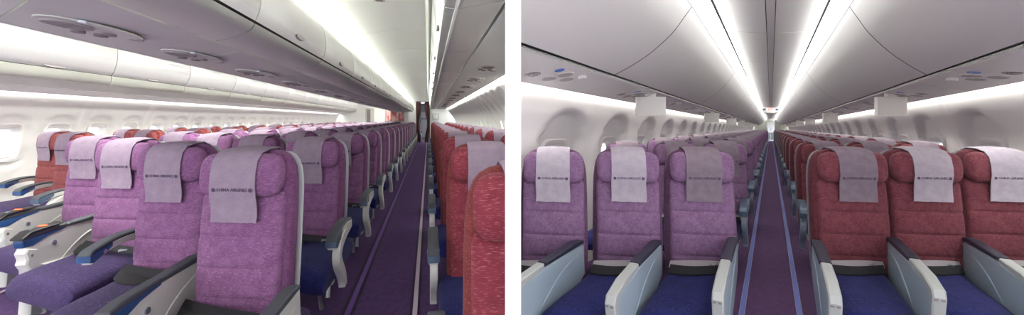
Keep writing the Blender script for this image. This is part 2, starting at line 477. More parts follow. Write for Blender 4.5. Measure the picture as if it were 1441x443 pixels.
def rebase(o, drop=True):
    """put the Empty at its parts' foot without moving them; remove it when nothing of it is left"""
    ch = children(o)
    if not ch:
        bpy.data.objects.remove(o); return None
    pts = [v.co for c in ch if c.type == 'MESH' for v in c.data.vertices]
    lo = Vector((sum(p.x for p in pts)/len(pts), sum(p.y for p in pts)/len(pts), min(p.z for p in pts)))
    o.location = lo
    for c in ch:
        if c.type == 'MESH':
            c.data.transform(Matrix.Translation(-lo))
    return o

def service_unit(cab, u, v, y, tilt, side, label, group, kind='a', mirror=1):
    """overhead service unit: speaker grille, reading lights, air nozzles, sign lens"""
    p = cab.at(u, v, y)
    if (p.x*F/max(p.y, .1)+720-(700 if cab.keep < 0 else 742))*cab.keep < 0: return
    o = empty('service_unit', p, -cab.yaw); o.rotation_euler = (0, tilt, -cab.yaw)
    def part(name, mm, *discs):
        mb = MB().mat(M[mm])
        for (x, y_, r, h, rx) in discs: mb.disc((x*mirror, y_, -h), r, h, 22, 'z', rx)
        return mb.build(name, o)
    if kind == 'a':
        part('housing', 'psu', (0, 0, .23, .006, .13))
        part('speaker_grille', 'cup', (-.02, -.1, .085, .013, .075))
        g = MB().mat(M['vent'])
        for i in range(5): g.box(-.07*mirror-.0, .035, -.155+.024*i, -.147+.024*i, -.0155, -.013) if mirror > 0 else g.box(-.035, .07, -.155+.024*i, -.147+.024*i, -.0155, -.013)
        g.build('grille_slot', o)
        part('air_nozzle', 'vent', (.02, .06, .026, .016, .024)); part('air_nozzle', 'vent', (-.04, .10, .026, .016, .024))
        part('air_nozzle', 'vent', (-.085, .04, .024, .016, .024)); part('reading_light', 'cup', (.07, .15, .028, .012, .028)); part('sign_lens', 'lens', (.08, -.17, .014, .010, .014))
    else:
        part('housing', 'psub', (0, 0, .36, .006, .15))
        part('speaker_grille', 'cup', (-.06, -.22, .06, .012, .06))
        for r in (.018, .034, .05):
            mb = MB().mat(M['vent'])
            mb.loft([[((-.06+q*math.cos(2*PI*i/24))*mirror, -.22+q*math.sin(2*PI*i/24), z) for i in range(24)] for q, z in ((r, -.012), (r, -.015), (r+.006, -.015), (r+.006, -.012))], cap=False)
            mb.build('grille_ring', o)
        part('sign_lens', 'bluelens', (.085*1, -.13, .03, .014, .03))
        for (x, y_) in ((.05, .02), (-.06, .0), (-.01, .16)):
            c = part('reading_light', 'psub', (x, y_, .07, .014, .058))
            mb = MB().mat(M['cup']).disc((x*mirror, y_, -.017), .056, .004, 22, 'z', .046); mb.build('lens', c)
        part('air_nozzle', 'psub', (.09, .2, .03, .03, .03))
    tag(o, label, 'service unit', group)
    return o

# ================================================================== NARROW CABIN SHELL
B = NARROW; YB = 39.5
def narrow_shell():
    extrude(B, [(-1.95,-1.32),(1.95,-1.32),(1.95,-1.37),(-1.95,-1.37)], -1.5, 44, M['carpet_b'], 'floor', closed=True, kind='structure')
    n = 13
    for sg in (-1, 1):
        for (a, b_, mm) in ((.185,.19,'trackedge'),(.192,.222,'trackblue'),(.224,.229,'trackedge')):
            a, b_ = sorted((sg*a, sg*b_))
            extrude(B, [(a,-1.32),(b_,-1.32),(b_,-1.314),(a,-1.314)], .2, 43, M[mm], 'trim_%d' % n, closed=True, kind='structure'); n += 1
    # centre ceiling panels either side of the ridge strip
    joints = [-.8]+[3.95+1.75*k for k in range(-1, 21)]
    mb = MB().mat(M['whiteb'])
    for a, b_ in zip(joints[:-1], joints[1:]):
        for sg in (-1, 1):
            c = [(.043,.965),(.2,.972),(.33,.982),(.44,.985)]
            c = [(sg*u, v) for u, v in c]
            mb.loft([[B.at(u, v, q) for u, v in c+[(u, v+.012) for u, v in c[::-1]]] for q in (a+.006, b_-.006)])
    tag(mb.build('ceiling'), kind='structure')
    for a, b_, z in ((-.5, 2.9, .945), (2.92, 40, .955)):
        extrude(B, [(-.036,z),(.036,z),(.036,z+.03),(-.036,z+.03)], a, b_, M['whiteb'], 'trim_%d' % n, closed=True, kind='structure'); n += 1
    extrude(B, [(-1.7,.45),(-1.3,.95),(-.9,1.1),(.9,1.1),(1.3,.95),(1.7,.45)][::-1], -1.4, 44, M['dark'], 'ceiling', thick=-.03, kind='structure')
    for sg, nm in ((-1, 'plum'), (1, 'maroon')):
        S = lambda pr: [(sg*u, v) for u, v in pr]
        extrude(B, S([(.478,.968),(.512,.93),(.572,.888)])[::sg], -.8, YB, M['whiteb'], 'trim_%d' % n, kind='structure', thick=.01); n += 1
        o = extrude(B, S([(.452,.915),(.464,.915),(.464,.958),(.452,.958)]), -.8, YB, M['coveb'], 'strip_light', closed=True)
        tag(o, 'bright ceiling strip light on the %s side of the single-aisle cabin' % nm, 'strip light')
        extrude(B, S([(.60,.92),(.76,.75),(.9,.62),(1.02,.525),(1.16,.44)])[::-sg], -.8, YB, M['dark'], 'ceiling', thick=.01, kind='structure')  # dark backing added behind the bins to stop lamp light showing through seams
        extrude(B, S([(1.105,.425),(1.19,.408)])[::-sg], -.8, YB, M['dark'], 'trim_%d' % n, thick=.01, kind='structure'); n += 1  # dark strip added above the gap against light leaks, so it stays black
        for i in range(13):
            a, b_ = -.5+3.3*i+.006, -.5+3.3*(i+1)-.006
            b_ = min(b_, YB-.1)
            if a > b_: break
            o = empty('overhead_bin')
            f = smooth_prof([(.582,.884),(.65,.79),(.72,.697),(.86,.568),(1.0,.472),(1.125,.404)], 3)
            d = extrude(B, S(f)[::-sg], a, b_, M['whiteb'], 'door', parent=o, thick=.02, step=1.1)
            extrude(B, S(f)[::-sg], b_, b_+.012, M['dark'], 'seam_shade_strip', parent=o, thick=.0205)  # dark strip added to fill the seam where lit door edges showed
            mid = (a+b_)/2
            h = MB().mat(M['greypanel'])
            def bp(q, dep): # points on the bin face around its handle
                uu, vv = .775+.052*q, .645-.05*q
                return uu-dep*.7, vv-dep*.7
            h.loft([[B.at(sg*bp(math.sin(2*PI*q/16), dep)[0], bp(math.sin(2*PI*q/16), dep)[1], mid+.07*math.cos(2*PI*q/16)) for q in range(16)] for dep in (-.004, .012)])
            hh = h.build('handle', o); cut(hh, 1)
            g = MB().mat(M['vent'])
            g.loft([[B.at(sg*bp(.45*math.sin(2*PI*q/16), dep)[0], bp(.45*math.sin(2*PI*q/16), dep)[1], mid+.035*math.cos(2*PI*q/16)) for q in range(16)] for dep in (.012, .015)])
            g.build('latch', hh)
            e = MB().mat(M['whiteb'])
            tag(o, 'long white curved overhead bin on the %s side, %s from the near end' % (nm, ORD[i]), 'overhead bin', 'overhead bins on the %s side of the single-aisle cabin' % nm)
            # sub-part meshes are in world space: rebase both levels
            lo = B.at(sg*1.1, .4, mid)
            o.location = lo
            for c in children(o):
                c.data.transform(Matrix.Translation(-lo))
                for q in children(c): q.data.transform(Matrix.Translation(-lo))
        for i in range(29):
            a, b_ = 1.8-.0+1.39*(i-1)+.004, 1.8+1.39*i-.004
            extrude(B, S([(1.172,.386),(1.38,.352),(1.6,.315)])[::-sg], a, b_, M['psub'], 'ceiling', thick=.014, kind='structure')
        extrude(B, S([(1.6,.313),(1.612,.305),(1.618,.33)])[::-sg], -.5, YB, M['greypanel'], 'trim_%d' % n, kind='structure', thick=.006); n += 1
        o = extrude(B, S([(1.625,.355),(1.665,.355),(1.665,.365),(1.625,.365)]), -.5, YB, M['washb'], 'strip_light', closed=True)
        tag(o, 'wash strip light above the windows on the %s side' % nm, 'strip light')
        wp = S([(1.68,.37),(1.69,.29),(1.74,.14),(1.80,-.04),(1.84,-.28),(1.86,-.6),(1.86,-1.0),(1.8,-1.33)])
        if sg > 0: wp = [(u+.04, v) if v < 0 else (u, v) for u, v in wp]
        wins = [3.44+1.12*k for k in range(-1, 32)]
        wall(B, 'wall_left' if sg < 0 else 'wall_right', wp, .8, YB, wins, -.33, .17, .185, (.40,.60,-.43,.08), M['wallb'], [3.87+2.2*k for k in range(-1, 17)], 16, ds=.055)

wide_shell()
narrow_shell()

# partition between the cabins
pm = MB().mat(M['partition'])
def wedge(y): return (-9.8/F*y, 11.8/F*y)
y0, y1 = .62, 9.6
z0, z1 = -.05, 2.75
pm.loft([[(wedge(y0)[0], y0, z), (wedge(y0)[1], y0, z), (wedge(y1)[1], y1, z), (wedge(y1)[0], y1, z)] for z in (z0, z1)])
tag(pm.build('wall_partition', smooth=0), kind='structure')

# ------------------------------------------------------------------ service units, screens
for i in range(17):
    y = [1.75, 2.5, 3.4, 4.4][i] if i < 4 else 4.4+1.163*(i-3)
    service_unit(W, -1.5, .405, y, .05, -1, 'grey service unit above the centre seats, %s from the near end' % ORD[i], 'service units above the centre seats')
for i in range(12):
    y = 3.0+1.163*i
    service_unit(W, .64, .546, y, 0, 1, 'grey service unit above the red seats, %s from the near end' % ORD[i], 'service units above the red seats')
for sg, nm in ((-1, 'plum'), (1, 'maroon')):
    for i in range(22):
        service_unit(B, sg*1.38, .350, 2.52+1.39*i, sg*.165, sg, 'white service unit on the %s side, %s from the near end' % (nm, ORD[i]), 'service units on the %s side of the single-aisle cabin' % nm, 'b', mirror=-sg)
    for i in range(8):
        y = 4.07+4.17*i
        o = empty('drop_down_screen', B.at(sg*1.25, .2, y), 0)
        MB().mat(M['psub']).box(-.152, .152, -.02, .02, -.065, .13).build('screen_case', o)
        MB().mat(M['vent']).box(-.14, .14, .02, .024, -.05, .11).build('screen', o)
        MB().mat(M['psub']).box(-.05, .05, -.02, .02, .13, .175).build('hinge', o)
        tag(o, 'white drop-down screen hanging on the %s side, %s from the near end' % (nm, ORD[i]), 'screen', 'drop-down screens of the single-aisle cabin')
for (x, l) in ((0, 1),):
    o = empty('smoke_detector', W.at(-.42, 1.03, 3.35), -W.yaw)
    MB().mat(M['greypanel']).box(-.045, .045, -.03, .03, -.012, .012).build('cover', o)
    MB().mat(M['vent']).box(-.03, .03, -.018, .018, -.015, -.012).build('grille', o)
    tag(o, 'small grey rectangular plate on the white aisle ceiling', 'ceiling plate')

# ================================================================== SEATS
def lean(z, k): return k*max(0, z-.42)
def make_back(parent, fab, rim, w, rot, cloth, logo, lo=False, shellmat='shell', blue=False):
    """backrest, front cushion, headrest, cover; all turned by rot on the seat's axis"""
    n = 16 if lo else 32
    K = .10
    parts = []
    # upholstered backrest body
    zs = [.30,.33,.42,.6,.75,.9,.99,1.045,1.09,1.125,1.15,1.168,1.178]
    ws = [.9,.97,1.0,1.0,.99,.98,.965,.94,.90,.84,.75,.62,.42]
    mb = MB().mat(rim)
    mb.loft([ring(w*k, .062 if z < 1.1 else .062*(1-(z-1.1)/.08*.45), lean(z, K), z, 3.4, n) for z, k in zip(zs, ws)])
    parts.append(('backrest', mb))
    # front cushion with stitched grooves
    mb = MB().mat(fab); rr = []
    grooves = (.455, .60, .75)
    steps = 20 if lo else 54
    for i in range(steps+1):
        z = .33+(.965-.33)*i/steps
        e = min(1, min(i, steps-i)/(steps*.06)+.25)
        d = sum(.009*math.exp(-((z-q)/.009)**2) for q in grooves)
        d += .010*(1-max(0, math.sin((z-.33)/.635*PI)))
        bulge = .004*abs(math.sin((z-.455)/.1475*PI))
        rr.append(ring(w*.9*(.93+.07*e)-d*.2, max(.012, (.050-d+bulge)*e), lean(z, K)-.048, z, 3.2, n))
    mb.loft(rr); parts.append(('back_cushion', mb))
    # headrest with rounded wings
    mb = MB().mat(fab); rr = []
    st = 10 if lo else 20
    for i in range(st+1):
        t = i/st; z = .945+.213*t
        e = math.sqrt(max(0.0, 1-abs(2*t-1)**3.2))
        rr.append(ring(w*.88*(.70+.30*e), .012+.056*e, lean(z, K)-.078, z, 2.8, n, bow=.012*e))
    mb.loft(rr); parts.append(('headrest', mb))
    # cloth cover over the headrest
    cw = w*.47
    mb = MB().mat(cloth)
    path = []
    for (y, z) in ((.072,1.06),(.072,1.12),(.06,1.172),(.02,1.190),(-.05,1.184),(-.105,1.168),(-.134,1.13),(-.142,1.06),(-.140,1.0),(-.128,.95),(-.118,.90),(-.114,.86),(-.114,.825)):
        path.append((y+lean(min(z, 1.17), K)*1.0, z))
    nx = 4 if lo else 10
    rows = []
    for off in (0, .004):
        rws = []
        for i, (y, z) in enumerate(path):
            a = path[max(i-1,0)]; b_ = path[min(i+1,len(path)-1)]; t = Vector((b_[0]-a[0], b_[1]-a[1])).normalized()
            ny, nz = t.y, -t.x
            wv = .003*math.sin(i*1.3)
            wid = cw*(1+.04*(i/12))
            rws.append([(wid*(2*q/nx-1)+(wv if z < 1 else 0), y+ny*off+.004*math.sin(q*1.7+i*.5)*(1 if z < 1.0 else .2), z+nz*off-(.006*((2*q/nx-1)**2) if z > 1.1 else 0)) for q in range(nx+1)])
        rows.append(rws)
    loops = [rows[0][i]+rows[1][i][::-1] for i in range(len(path))]
    mb.loft(loops); parts.append(('headrest_cover', mb))
    # moulded shell behind
    mb = MB().mat(M[shellmat])
    mb.loft([ring(w*k*(1.0 if shellmat == 'shell' else .95), .014, lean(z, K)+.062, z-.006, 3.6, n) for z, k in zip(zs[1:-1], ws[1:-1])])
    parts.append(('back_shell', mb))
    out = {}
    R = Matrix.Rotation(rot, 4, 'Z')
    for nm, mb in parts:
        mb.v = [tuple(R @ Vector(p)) for p in mb.v]
        if parent is not None: out[nm] = mb.build(nm, parent)
        else: out[nm] = mb
    if logo and parent is not None:
        me = LOGO.copy(); me.transform(R @ Matrix.Translation((0, -.1435+lean(.985, K), .985)) @ Matrix.Rotation(PI/2-.02, 4, 'X') @ Matrix.Scale(w/.235, 4))
        o = bpy.data.objects.new('printed_lettering', me); COL.objects.link(o); o.parent = out['headrest_cover']
    return out

def logo_mesh():
    t = text_mesh('CHINA AIRLINES', .0235)
    bm = bmesh.new(); bm.from_mesh(t)
    xs = [v.co.x for v in bm.verts]; w = max(xs)-min(xs); sc = .150/w
    bmesh.ops.scale(bm, vec=(sc, sc*1.1, 1), verts=bm.verts)
    for cx in (-.092, .092):
        for i in range(5):      # five-petalled flower
            a = PI/2+2*PI*i/5
            m = Matrix.Translation((cx+.0062*math.cos(a), .0062*math.sin(a), .0))
            bmesh.ops.create_circle(bm, cap_ends=True, radius=.0045, segments=10, matrix=m)
    me = bpy.data.meshes.new('lettering'); bm.to_mesh(me); bm.free(); me.materials.clear(); me.materials.append(M['ink'])
    for p in me.polygons: p.material_index = 0
    return me
LOGO = logo_mesh()

def cushion_mb(fab, w, L, skew, lo=False):
    """seat cushion: rounded body, front edge rolled down; its front line follows the slanted seat row"""
    mb = MB().mat(fab); n = 16 if lo else 26; rr = []
    st = 10 if lo else 22
    for i in range(st+1):
        t = i/st; y = .03-(L+.03)*t
        e = 1 if t < .9 else math.sqrt(max(.02, 1-((t-.9)/.1)**2))
        e0 = min(1, .5+t*8)
        top = .392-.012*math.sin(t*PI)-.02*max(0, t-.7)/.3
        bot = (.20 if w > .2 else .255)+.02*t
        c, h = (top+bot)/2, (top-bot)/2
        r = []
        for k in range(n):
            a = 2*PI*k/n; cx, sz = math.cos(a), math.sin(a)
            x = w*(.96+.04*e)*math.copysign(abs(cx)**(2/4.5), cx)
            z = c-(1-e)*.02+h*(.45+.55*e)*e0*math.copysign(abs(sz)**(2/4.5), sz)
            r.append((x, y+skew*x*min(1, t*1.2), z+.008*(1-(x/w)**2)))
        rr.append(r)
    mb.loft(rr); return mb

def arm_panel(parent, x, y, L, kind):
    """solid armrest panel that houses a folded table"""
    if kind == 'b':
        body, cap, pad = M['armgrey'], M['armcap'], M['padnavy']; zt = .56
        prof = [(0,.56),(-.10,.575),(-L*.55,.57),(-L,.535),(-L-.012,.50),(-L+.01,.44),(-L+.025,.3),(-L+.03,.16),(-L*.6,.16),(-.12,.30),(.02,.36)]
    else:
        body, cap, pad = M['armwhite'], M['armwhite'], M['pad']
        prof = [(0,.575),(-.12,.585),(-L*.6,.575),(-L,.56),(-L-.01,.53),(-L+.005,.45),(-L+.03,.28),(-L+.04,.2),(-L*.5,.22),(-.1,.33),(.02,.38)]
    t = .024
    a = MB().mat(body).sweep_x([(y+p, q) for p, q in prof], x-t, x+t, .012).build('armrest', parent)
    # relief curve on both faces
    g = MB().mat(body)
    for sx in (-1, 1):
        pts = [(x+sx*(t+.0), y-L*(.08+.62*k/14), .515-.20*(k/14)**2.2) for k in range(15)]
        g.tube(pts, [.001+.005*math.sin(PI*k/14) for k in range(15)], 6)
    g.build('relief_curve', a)
    e = L*.58
    MB().mat(pad).sweep_x([(y-.01,.570),(y-.01,.590),(y-.12,.604),(y-e,.592),(y-e,.570)], x-t-.004, x+t+.004, .006).build('arm_pad', parent)
    if kind == 'b':
        MB().mat(cap).sweep_x([(y-e-.012,.565),(y-e-.012,.590),(y-L*.85,.578),(y-L-.004,.545),(y-L-.022,.51),(y-L-.006,.44),(y-L+.004,.3),(y-L+.012,.16),(y-L+.045,.16),(y-L+.04,.48),(y-L+.06,.52)], x-t-.001, x+t+.001, .006).build('front_cap', parent)
        MB().mat(M['vent']).box(x-.02, x-.006, y-L-.0235, y-L-.015, .495, .503).box(x+.004, x+.018, y-L-.0235, y-L-.015, .495, .503).build('cap_slot', parent)
    else:
        MB().mat(M['pad']).sweep_x([(y-e-.004,.572),(y-e-.004,.594),(y-L*.9,.588),(y-L-.006,.574),(y-L-.016,.552),(y-L*.9,.560)], x-t-.004, x+t+.004, .006).build('arm_tip', parent)
        MB().mat(M['bluetip']).sweep_x([(y-e-.004,.572),(y-L*.88,.561),(y-L-.016,.552),(y-L-.018,.535),(y-L-.008,.505),(y-L+.05,.50),(y-L*.78,.54),(y-e-.004,.562)], x-t-.003, x+t+.003, .005).build('blue_trim', parent)
        for sx in (-1, 1):
            MB().mat(M['button']).disc((x+sx*(t+.002)-.004, y-L*.72, .485), .016, .008, 18, 'x').build('recline_button', parent)
    return a

def arm_slim(parent, x, y, L, sup=False, lo=False, kind='a'):
    """slim curved armrest with a dark top pad and blue tip; aisle ones have a curved side bracket"""
    body = M['armwhite'] if kind == 'a' else M['armgrey']; t = .028
    top = []
    n = 12
    for i in range(n+1):
        q = i/n; top.append((y-L*q, .585+.03*math.sin(q*PI*.8)-.035*q*q))
    bot = [(py+.01*(1 if i == n else 0), pz-.055-.028*math.sin(i/n*PI)*-1+.004) for i, (py, pz) in enumerate(top)]
    bot = [(py, pz-.062+.02*math.sin(i/n*PI)) for i, (py, pz) in enumerate(top)]
    out = []
    a = MB().mat(body).sweep_x(top+[(y-L-.018, top[-1][1]-.03)]+bot[::-1], x-t, x+t, .008)
    p = MB().mat(M['pad'] if kind == 'a' else M['slateblue']).sweep_x([(a_, b_+.003) for a_, b_ in top[1:]]+[(y-L-.024, top[-1][1]-.02)]+[(a_, b_+.018) for a_, b_ in top[1:]][::-1] if False else
            [(a_, b_+.018) for a_, b_ in top[1:]]+[(y-L-.026, top[-1][1]-.006)]+[(y-L-.02, top[-1][1]-.02)]+[(a_, b_-.002) for a_, b_ in top[1:]][::-1], x-t-.005, x+t+.005, .006)
    tip = MB().mat(M['bluetip'] if kind == 'a' and not sup else M['slateblue']).sweep_x([(y-L*.72, top[8][1]-.004),(y-L-.026, top[-1][1]-.008),(y-L-.026, top[-1][1]-.044),(y-L+.01, top[-1][1]-.056),(y-L*.72, top[8][1]-.03)], x-t-.006, x+t+.006, .006)
    res = [('armrest', a), ('arm_pad', p), ('arm_tip', tip)]
    if sup:
        b = MB().mat(body)
        pts = [(y-.02,.55),(y-L*.35,.535),(y-L*.62,.50),(y-L*.74,.44),(y-L*.70,.37),(y-L*.52,.28),(y-L*.42,.21),(y-L*.40,.17)]
        sm = smooth_prof(pts, 3); w1 = []
        for i, (py, pz) in enumerate(sm):
            pass
        inner = []; outer = []
        for i, pnt in enumerate(sm):
            a0 = Vector(sm[max(i-1,0)]); b0 = Vector(sm[min(i+1,len(sm)-1)]); tt = (b0-a0).normalized(); nn = Vector((tt.y, -tt.x)); hw = .03+.012*math.sin(PI*i/(len(sm)-1))
            inner.append((pnt[0]+nn.x*hw, pnt[1]+nn.y*hw)); outer.append((pnt[0]-nn.x*hw, pnt[1]-nn.y*hw))
        b.sweep_x(inner+outer[::-1], x-.02, x+.026, .006)
        res.append(('side_bracket', b))
    if parent is not None:
        obs = [m.build(nm, parent) for nm, m in res]
        if kind == 'a':
            for sx in (-1, 1): MB().mat(M['button']).disc((x+sx*(t+.004)-.004, y-L*.84, top[10][1]-.03), .013, .008, 16, 'x').build('recline_button', parent)
        return obs
    return [m for _, m in res]

def legs(parent, w, L, skew):
    for i, (x, y) in enumerate(((-w*.6, -.12), (w*.6, -.12), (-w*.6, -L*.62), (w*.6, -L*.62))):
        yy = y+skew*x
        MB().mat(M['steel']).tube([(x, yy, .25), (x, yy-.01, .18), (x, yy+(.05 if y < -.2 else -.02), .08), (x, yy+(.09 if y < -.2 else -.05), .0)], [.018,.015,.014,.018], 8, 1.0).build('leg', parent)
    MB().mat(M['shell']).tube([(-w*.92, -.12-skew*w*.9, .23), (w*.92, -.12+skew*w*.9, .23)], .026, 10).build('seat_beam', parent)
    if True:
        MB().mat(M['shell']).tube([(-w*.92, -L*.6-skew*w*.9, .23), (w*.92, -L*.6+skew*w*.9, .23)], .026, 10).build('seat_beam', parent)

def belt(parent, w, dark, L, skew=0):
    st = M['beltdark'] if dark else M['beltgrey']
    def strap(m, dz, wd, x0, x1, yb, hump, nm):
        mb = MB().mat(m); loops = []
        for i in range(15):
            q = i/14; x = x0+(x1-x0)*q; z = .392+hump*math.sin(q*PI)+dz; y = yb-.04*math.sin(q*PI*1.2)+skew*x
            loops.append([(x, y-wd/2, z-.004), (x, y+wd/2, z+wd*.55), (x, y+wd/2+.002, z+wd*.55+.006), (x, y-wd/2, z+.004)])
        mb.loft(loops); return mb.build(nm, parent)
    strap(M['beltdark'], 0, .060, -w*.85, w*(.0 if dark else .9), -.235, .004, 'belt_pad')
    strap(st, .014, .045, -w*.92, w*.95, -.17, .020, 'seat_belt')
    MB().mat(M['steel']).box(w*.45, w*.62, -.2+skew*w*.5, -.145+skew*w*.5, .42, .436).build('buckle', parent)

def control(parent, x, y, L):
    """handset with glowing digits let into the arm"""
    b = MB().mat(M['black']).sweep_x([(y-L*.62,.604),(y-L*.62,.614),(y-L*.95,.604),(y-L*1.04,.57),(y-L*1.04,.558),(y-L*.93,.585)], x-.034, x+.034, .006).build('handset', parent)
    d = MB().mat(M['digits'])
    for k in range(3): d.box(x-.018+.014*k, x-.01+.014*k, y-L*.80, y-L*.77, .6115, .6145)
    d.build('display', b)
    MB().mat(M['button']).disc((x, y-L*.9, .603), .01, .006, 14).build('round_key', b)

DEF = {  # cabin, back half width, cushion half width and length, arm offsets, turn of the back, slant of the cushion's front edge
 'W': dict(cab=W, hw=.245, cw=.297, L=.70, lat=.3235, stag=.31, back=W.yaw-math.radians(5), skew=-.62),
 'N': dict(cab=B, hw=.236, cw=.168, L=.95, lat=.2125, stag=.14, back=B.yaw-math.radians(9), skew=.35)}
DEF['WC'] = dict(DEF['W'], back=W.yaw-math.radians(17))
DEF['WR'] = dict(DEF['W'], back=0.0)
# seat frame: +y points back along the cabin, the Empty is turned by the cabin's yaw
def proto(c, fab, rim, cush, cloth, arms, front, logo, lo=False, belts=None):
    """arms: list of (side, style) with side -1 / +1 in the seat's own frame"""
    D = DEF[c]; r = empty('cabin_seat', (0,0,0)); wide = c[0] == 'W'; kind = 'a' if wide else 'b'
    def arm_at(side):           # rows slant: neighbours step back (wide cabin, leftwards) or forward
        return side*D['lat']*(.93 if side > 0 and not wide and fab == 'plum' else 1), (-side if wide else side)*D['stag']
    if lo:
        parts = make_back(None, M[fab], M[rim], D['hw'], D['back'], M[cloth], False, lo=True, shellmat='shell' if c in ('W', 'WC') else 'shelldark')
        mbs = [parts[k] for k in ('back_shell', 'backrest', 'back_cushion', 'headrest', 'headrest_cover')]
        mbs.append(cushion_mb(M[cush], D['cw'], D['L'], D['skew'], True))
        for side, style in arms:
            x, y = arm_at(side); y -= 0 if wide else (.17 if side < 0 else .09); mbs += arm_slim(None, x, y, .42 if wide else .55, sup=(style == 'aisle'), kind=kind)
        J = MB()
        for m in mbs:
            b = len(J.v); J.v += m.v
            base = [J.mats.index(q) if q in J.mats else (J.mats.append(q) or len(J.mats)-1) for q in m.mats]
            J.f += [tuple(i+b for i in f) for f in m.f]; J.m += [base[i] for i in m.m]
        bpy.data.objects.remove(r)
        o = J.build('cabin_seat'); KIDS[o.name] = []
        return o
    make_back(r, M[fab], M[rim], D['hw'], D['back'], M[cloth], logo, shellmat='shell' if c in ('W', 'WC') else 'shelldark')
    cushion_mb(M[cush], D['cw'], D['L'], D['skew']).build('seat_cushion', r)
    MB().mat(M['shell']).box(-D['cw']*.95, D['cw']*.95, -D['L']*.55, .02, .235, .27).build('seat_pan', r)
    legs(r, D['cw'], D['L'], D['skew'])
    for side, style in arms:
        x, y = arm_at(side)
        if not wide: y -= .17 if side < 0 else .09
        if style == 'panel': arm_panel(r, x, y, D['L']+(.02 if wide else (-.04 if side < 0 else .0) if fab == 'plum' else -.04), kind)
        elif style == 'panelctl':
            arm_panel(r, x, y, D['L'], kind); control(r, x, y, D['L'])
            L = D['L']; yf = y-L
            f = MB().mat(M['armwhite'])
            f.sweep_x([(yf+.0,.50),(yf-.02,.47),(yf-.005,.43),(yf-.015,.40),(yf+.01,.36),(yf+.015,.2),(yf+.005,.05),(yf+.09,.05),(yf+.085,.36),(yf+.06,.48)], x-.022, x+.045, .008)
            f = f.build('front_post', r)
            MB().mat(M['vent']).disc((x+.044, yf+.02, .45), .009, .004, 12, 'x').build('bolt', f)
            b = MB().mat(M['armwhite']).sweep_x([(yf+.10,.37),(yf+.36,.35),(yf+.38,.06),(yf+.10,.04)], x-.02, x+.05, .01).build('equipment_box', r)
            g = MB().mat(M['vent'])
            for q in range(2):
                for w_ in range(2):
                    for t_ in range(5): g.box(x+.0495, x+.0515, yf+.14+.10*q+.015*t_, yf+.147+.10*q+.015*t_, .12+.11*w_, .19+.11*w_)
            g.build('vent_slots', b)
        else: arm_slim(r, x, y, (.50 if wide else .55), sup=(style == 'aisle'), kind=kind)
    if belts: belt(r, D['cw'], belts == 'dark', D['L'], (D['skew'] if wide else .5))
    snapshot(r); return r

PROTO = {}
def get(key):
    if key not in PROTO: PROTO[key] = [proto(*key), False]
    return PROTO[key]
def place(cab, u, y, key, label, group, nlabel=None):
    pr = get(key); p = cab.at(u, -cab.h, y)
    o = pr[0] if not pr[1] else copy_tree(pr[0]); pr[1] = True
    o.location = p; o.rotation_euler = (0, 0, -cab.yaw)
    tag(o, label, 'seat', group)
    PLACED.append((o, cab)); return o
PLACED = []

# --- two-aisle cabin: centre block of four purple seats
CB = ('aisle seat', 'second seat', 'third seat', 'fourth seat')
for j in range(17):
    for k in range(4):
        u, y = -.929-.662*k, 1.98+.471*k+1.163*j
        if y > 20.9: continue
        x = 602+F*u/y
        if j >= 1 and k == 3 and x < 0: continue
        near = j < 4
        cush = 'aubergine' if j == 0 else 'navy'
        fab = ('violet', 'violet_rim')
        if j == 0:
            arms = {0: ((1, 'panel'), (-1, 'panel')), 1: ((-1, 'slim'),), 2: ((-1, 'panelctl'),), 3: ((-1, 'panelctl'),)}[k]
            key = ('W',)+fab+(cush, 'cloth_a', arms, True, True, False, 'dark')
        else:
            arms = {0: ((1, 'aisle'), (-1, 'slim')), 3: ((-1, 'aisle'),)}.get(k, ((-1, 'slim'),))
            key = ('W',)+fab+(cush, 'cloth_a', arms, False, j < 3, False, 'dark') if near else ('W',)+fab+(cush, 'cloth_a', arms, False, False, True, None)
        place(W, u, y, key, 'purple seat, %s row of the two-aisle cabin, %s of its centre four' % (ORD[j], CB[k]), 'purple centre seats of the two-aisle cabin')
# --- coral window seats beyond the far aisle
for j in range(17):
    for k in range(2):
        u, y = -4.02-.65*k, 4.4+.45*k+1.163*j
        if y > 20.9: continue
        near = j < 3
        arms = ((1, 'aisle'), (-1, 'slim')) if k == 0 else ((-1, 'slim'),)
        key = ('WC', 'coral', 'coral_rim', 'aubergine', 'cloth_a', arms, False, near, not near, None)
        place(W, u, y, key, 'coral seat, %s row beyond the far aisle, %s seat of its pair' % (ORD[j], ('aisle', 'window')[k]), 'coral seats by the window wall of the two-aisle cabin')
# --- red seats on the right
for j in range(17):
    for k in range(2):
        u, y = .36+.66*k, 1.29-.47*k+1.163*j
        x = 602+F*(u-.25)/max(y, .1)
        if x > 708 or y < 1: continue
        near = j < 5
        arms = ((-1, 'aisle'), (1, 'slim')) if k == 0 else ((1, 'slim'),)
        key = ('WR', 'crimson', 'crimson_rim', 'navy', 'cloth_a', arms, False, False, not near, None)
        place(W, u, y, key, 'red flecked seat, %s row by the partition, %s seat of its pair' % (ORD[j], ('aisle', 'wall')[k]), 'red seats beside the partition')
